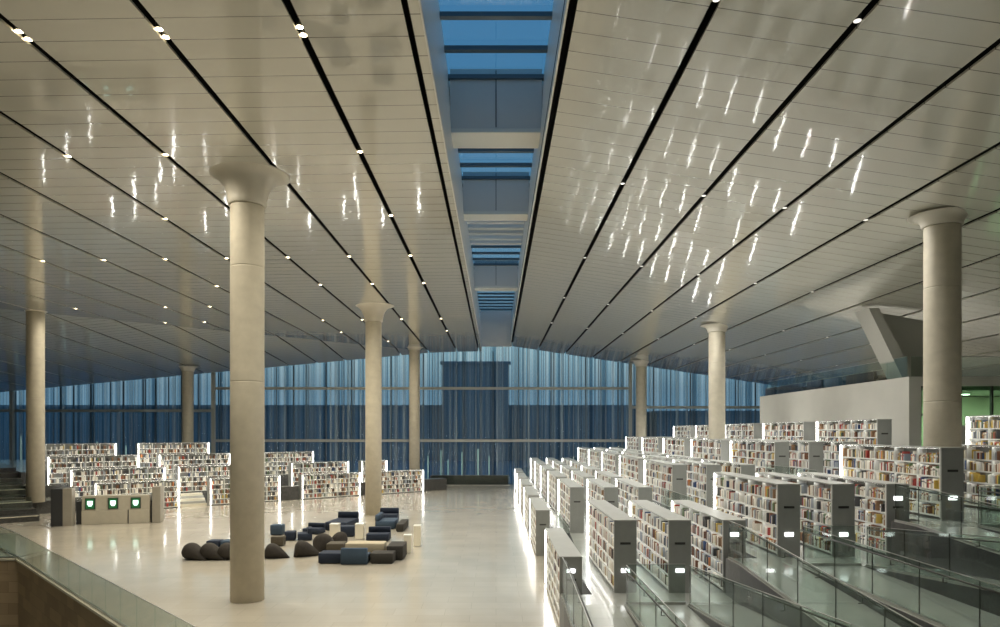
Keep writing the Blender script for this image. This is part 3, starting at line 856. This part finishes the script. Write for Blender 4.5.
bean_bag(225, 546, 561, -.3, 'charcoal bean bag next to the near column')
bean_bag(271, 550, 559.5, 0, 'flattened charcoal bean bag with its tip pointing right, right of the near column', .9)
bean_bag(301, 543, 558, .35, 'charcoal bean bag between the near column and the navy ottoman')
bean_bag(322, 531, 552, 1.2, 'large upright charcoal bean bag behind the front seating group', 1.12)
bean_bag(337, 533, 546, 2.4, 'charcoal bean bag behind the left white side table', .9)

# ------------------------------------------------------------------ upper right: beige wall, room, sofas on top
WX = 19.0; WT = 7.85
wall('wall_upper', WX, WX+.25, 32.5, 50.4, 3.9, WT)
b = MB(); b.box(WX+.25, 34, 32.75, 50.4, WT-.6, WT-.25); tag(b.build('floor', M['plaster']), kind='structure')
# end wall facing the viewer with door and window band
b = MB()
b.box(WX, WX+.55, 32.2, 32.499, 3.9, WT); b.box(WX+.551, 34, 32.2, 32.499, 7.42, WT); b.box(20.6, 21.4, 32.2, 32.499, 3.9, 7.419)
b.box(21.401, 34, 32.2, 32.499, 3.9, 5.6)
tag(b.build('wall_end', M['plaster']), kind='structure')
g = MB(); g.box(21.401, 33.9, 32.34, 32.36, 5.6, 7.42); o = g.build('window_10', M['roomglass']); tag(o, kind='structure')
f = MB()
for x in (21.45, 22.9, 24.3, 25.7, 27.1, 28.5): f.box(x-.04, x+.04, 32.28, 32.42, 5.6, 7.42)
f.build('window_frame', M['darksteel'], o)
g = MB(); g.box(WX+.60, 20.55, 32.34, 32.36, 3.95, 7.38); o = g.build('door_1', M['roomglass']); tag(o, kind='structure')
f = MB(); f.box(WX+.551, WX+.62, 32.28, 32.42, 3.9, 7.419); f.box(20.53, 20.599, 32.28, 32.42, 3.9, 7.419); f.box(WX+.62, 20.53, 32.28, 32.42, 6.05, 6.15); f.box(WX+.62, 20.53, 32.28, 32.42, 7.34, 7.419)
f.build('door_frame', M['darksteel'], o)
wall('wall_room', 19.3, 34, 38.0, 38.2, 3.9, 7.2, 'offwhite')
# room lamps
for i, x in enumerate((20.3, 23.0, 26.0)):
    root = empty('ceiling_lamp', (x, 34.8, 7.22)); tag(root, 'white ceiling lamp inside the glazed room, %s from the left' % ORD[i], 'ceiling lamp', 'lamps in the glazed room')
    b = MB(); b.box(-.5, .5, -.15, .15, -.05, 0.02); b.build('housing', M['white'], root)
    b = MB(); b.box(-.46, .46, -.12, .12, -.07, -.051); b.build('diffuser', M['led'], root)
    l = bpy.data.lights.new('room_light', 'AREA'); l.energy = 110; l.size = .8; l.color = (.85,1,.75)
    lo = bpy.data.objects.new('room_light', l); col.objects.link(lo); lo.parent = root; lo.location = (0,0,-.1)
# lounge chairs on the upper floor
for i, (pxa, pxb, m) in enumerate(((775, 786, 'navy'), (787, 812, 'navy'), (818, 835, 'navy'), (836, 853, 'slate'), (858, 889, 'charcoal'))):
    Xc = 20.1; Y1 = Xc*700/(pxa-496); Y0 = Xc*700/(pxb-496)
    root = empty('lounge_sofa', (Xc, (Y0+Y1)/2, WT-.25)); hw = (Y1-Y0)/2-.1
    tag(root, ['small navy lounge seat at the far end of the beige wall top','wide navy sofa on the beige wall top, left of centre','navy sofa above the middle of the beige wall','slate-blue armchair above the middle of the beige wall','long dark sofa above the right end of the beige wall'][i], 'sofa', 'dark sofas above the beige wall')
    b = MB(); b.bevbox(-.55, .35, -hw, hw, .06, .45, .05); b.build('seat', M[m], root)
    b = MB(); b.bevbox(-.75, -.551, -hw, hw, .06, .82, .05); b.build('backrest', M[m], root)
    b = MB(); b.bevbox(-.55, .35, -hw-.02, -hw+.16, .451, .62, .04); b.build('armrest', M[m], root)
    b = MB(); b.box(-.6, .3, -hw+.05, hw-.05, 0, .06); b.build('base', M['black'], root)
balustrade([(19.35, 32.9, WT-.25), (19.35, 50.0, WT-.25)], 'glass balustrade on top of the beige wall in front of the dark sofas', h=1.25, bay=1.7, group='upper glass balustrades')
balustrade([(19.5, 32.9, WT-.25), (33, 32.9, WT-.25)], 'glass balustrade above the glazed room at the right edge', h=1.25, bay=1.7, group='upper glass balustrades')
# slanted strut and its pale side panel
root = empty('slanted_strut', (20.2, 34.4, WT-.25)); tag(root, 'pale slanted strut leaning from the upper right floor to the ceiling', 'strut')
b = MB(); zt = ceil_z(18.7, 34.4) - (WT-.25) - .12
b.add([(-.30,-.4,.0),(.35,-.4,.0),(-1.6,-.4,zt),(-2.1,-.4,zt),(-.30,.9,.0),(.35,.9,.0),(-1.6,.9,zt),(-2.1,.9,zt)],
      [(0,1,2,3),(7,6,5,4),(0,4,5,1),(1,5,6,2),(2,6,7,3),(3,7,4,0)])
b.build('strut_body', M['plaster'], root)
b = MB(); b.add([(.352,.2,.0),(2.4,.2,.0),(2.4,.2,zt-.8),(-1.598,.2,zt-.06),(.352,.4,.0),(2.4,.4,.0),(2.4,.4,zt-.8),(-1.598,.4,zt-.06)],
      [(0,1,2,3),(7,6,5,4),(0,4,5,1),(1,5,6,2),(2,6,7,3),(3,7,4,0)])
b.build('side_panel', M['plaster'], root)

# catalogue terminals (black tilted screens on posts) in the stair gap
def terminal(X, Y, z, rz, label):
    root = empty('catalogue_terminal', (X, Y, z), rz); tag(root, label, 'terminal', 'black catalogue terminals')
    b = MB(); b.box(-.22, .22, -.2, .2, 0, .03); b.build('base', M['black'], root)
    b = MB(); b.box(-.04, .04, -.03, .03, .031, 1.15); b.build('post', M['black'], root)
    b = MB(); b.add([(-.28,-.18,1.1),(.28,-.18,1.1),(.28,.2,1.42),(-.28,.2,1.42),(-.28,-.2,1.13),(.28,-.2,1.13),(.28,.18,1.45),(-.28,.18,1.45)],
          [(0,3,2,1),(4,5,6,7),(0,1,5,4),(1,2,6,5),(2,3,7,6),(3,0,4,7)]); b.build('screen', M['kioskdark'], root)
terminal(2.75-.15, 26.5, 0, .3, 'black catalogue terminal in the stair gap nearest the plaza')
terminal(6.0, 27.0, .98, -.6, 'black tilted catalogue terminal in the stair gap of the second terrace')

# ------------------------------------------------------------------ ceiling spotlights
def make_spot(lit):
    root = empty('spotlight')
    b = MB(); b.lathe([(.05,.0),(.075,.0),(.075,.16),(.03,.2)], n=16); b.build('housing', M['darksteel'], root)
    b = MB(); b.lathe([(.001,-.012),(.07,-.01),(.07,-.001),(.001,-.001)], n=16, cap=False); b.build('lens', M['lamp' if lit else 'lamp_dim'], root)
    b = MB(); b.box(-.015,.015,-.015,.015,.2,.36); b.build('bracket', M['black'], root)
    return root
lit0 = make_spot(True); dim0 = make_spot(False); used = {}
COLS = [(-7.85,22.1),(-7.86,44.9),(-7.8,67),(-29.6,45),(-29.5,67),(14.15,22.2),(14.2,45),(14,67.5),(18.6,34.4),(20.6,34),(22.6,33.5)]
def near_col(X, Y): return any((X-a)**2 + (Y-c)**2 < 2.1**2 for a, c in COLS)
def spot(X, Y, lit, energy):
    src = lit0 if lit else dim0
    if used.get(lit): o = copy_tree(src)
    else: o = src; used[lit] = True
    o.location = (X, Y, ceil_z(X, Y)+.03)
    if energy:
        l = bpy.data.lights.new('beam', 'SPOT'); l.energy = energy; l.spot_size = math.radians(174); l.spot_blend = 1; l.shadow_soft_size = .012; l.color = (1,.91,.74) if lit else (1,.97,.9)
        lo = bpy.data.objects.new('beam', l); col.objects.link(lo); lo.parent = o; lo.location = (0, 0, -.08)
    return o
for i, X in enumerate(sorted([x for x in SL if x < -2], reverse=True)[:11]):
    for k in range(-1, 9):  # nearest lamp, out of view, is added to brighten void wall and floor
        Y = 14.4 + 6*k
        if k > 1 and random.random() < .25: continue
        if Y > foldY(X) - 1 or Y > 66: continue
        if -X*700/Y > 496: continue
        if near_col(X, Y): continue
        o = spot(X, Y, True, 340 if k < 3 else 480)
        tag(o, 'bright spotlight, %s from the front in the %s ceiling slot left of the skylight' % (ORD[k+1], ORD[i]), 'spotlight', 'bright spotlights in the left ceiling slots')
        if i < 3 and k == 0:
            o = spot(X, Y-.28, True, 0)
            tag(o, 'bright twin spotlight just before the front lamp of the %s slot left of the skylight' % ORD[i], 'spotlight', 'bright spotlights in the left ceiling slots')
for i, X in enumerate(SRr[1:11]):  # outermost slots hold added lamps that brighten the ceiling above the beige wall
    for k in range(5):
        Y = 13.5 + 10*k
        if X*700/Y > 500: continue
        if near_col(X, Y): continue
        o = spot(X, Y, False, 310 if i < 6 else 230)
        tag(o, 'dim spotlight, %s from the front in the %s ceiling slot right of the skylight' % (ORD[k], ORD[i]), 'spotlight', 'dim spotlights in the right ceiling slots')

# ------------------------------------------------------------------ outside
b = MB(); b.box(-300, 300, YF+1, 420, -.6, -.4); tag(b.build('floor', M['extground']), kind='structure')
def extb(x0, x1, y0, y1, h, label, step=None):
    root = empty('building', ((x0+x1)/2, y0, -.4)); tag(root, label, 'building', 'dark buildings beyond the glass')
    w2 = (x1-x0)/2
    b = MB(); b.box(-w2, w2, 0, y1-y0, 0, h); b.build('walls', M['ext'], root)
    b = MB(); b.box(-w2-.4, w2+.4, -.4, y1-y0, h, h+.5); b.build('parapet', M['ext'], root)
extb(-110, 30, 140, 160, 10.6, 'long low dark building seen through the glass wall across the background')
extb(-10.5, 2.5, 137, 138.9, 19.0, 'taller dark block put in for a dark rectangle in the glass below the skylight')  # block put in for a dark rectangle in the facade glass
extb(32.5, 70, 141, 160, 9.5, 'dark building beyond the glass wall on the right')
for i, (pxx, zt_) in enumerate([(14,4.6),(21,5.2),(40,5.0),(70,4.4),(97,4.6),(126,4.2),(428,3.0),(441,3.6),(448,2.6),(462,3.4),(478,3.8),(489,3.0)]):  # glowing poles added in place of light streaks in the facade glass
    Y = 76 + (i*7 % 5); x = (pxx-496)*Y/700
    root = empty('light_streak', (x, Y, -.4)); tag(root, 'slim glowing pole added for a light streak in the glass wall, %s from the left' % ORD[i], 'light streak', 'light streaks outside')
    b = MB(); b.box(-.04, .04, -.04, .04, 0, .5); b.build('base', M['darksteel'], root)
    b = MB(); b.lathe([(.06,.501),(.06,zt_),(.02,zt_+.05)], n=8); b.build('lamp', M['streak_glow'], root)  # glowing rod that draws the added streak
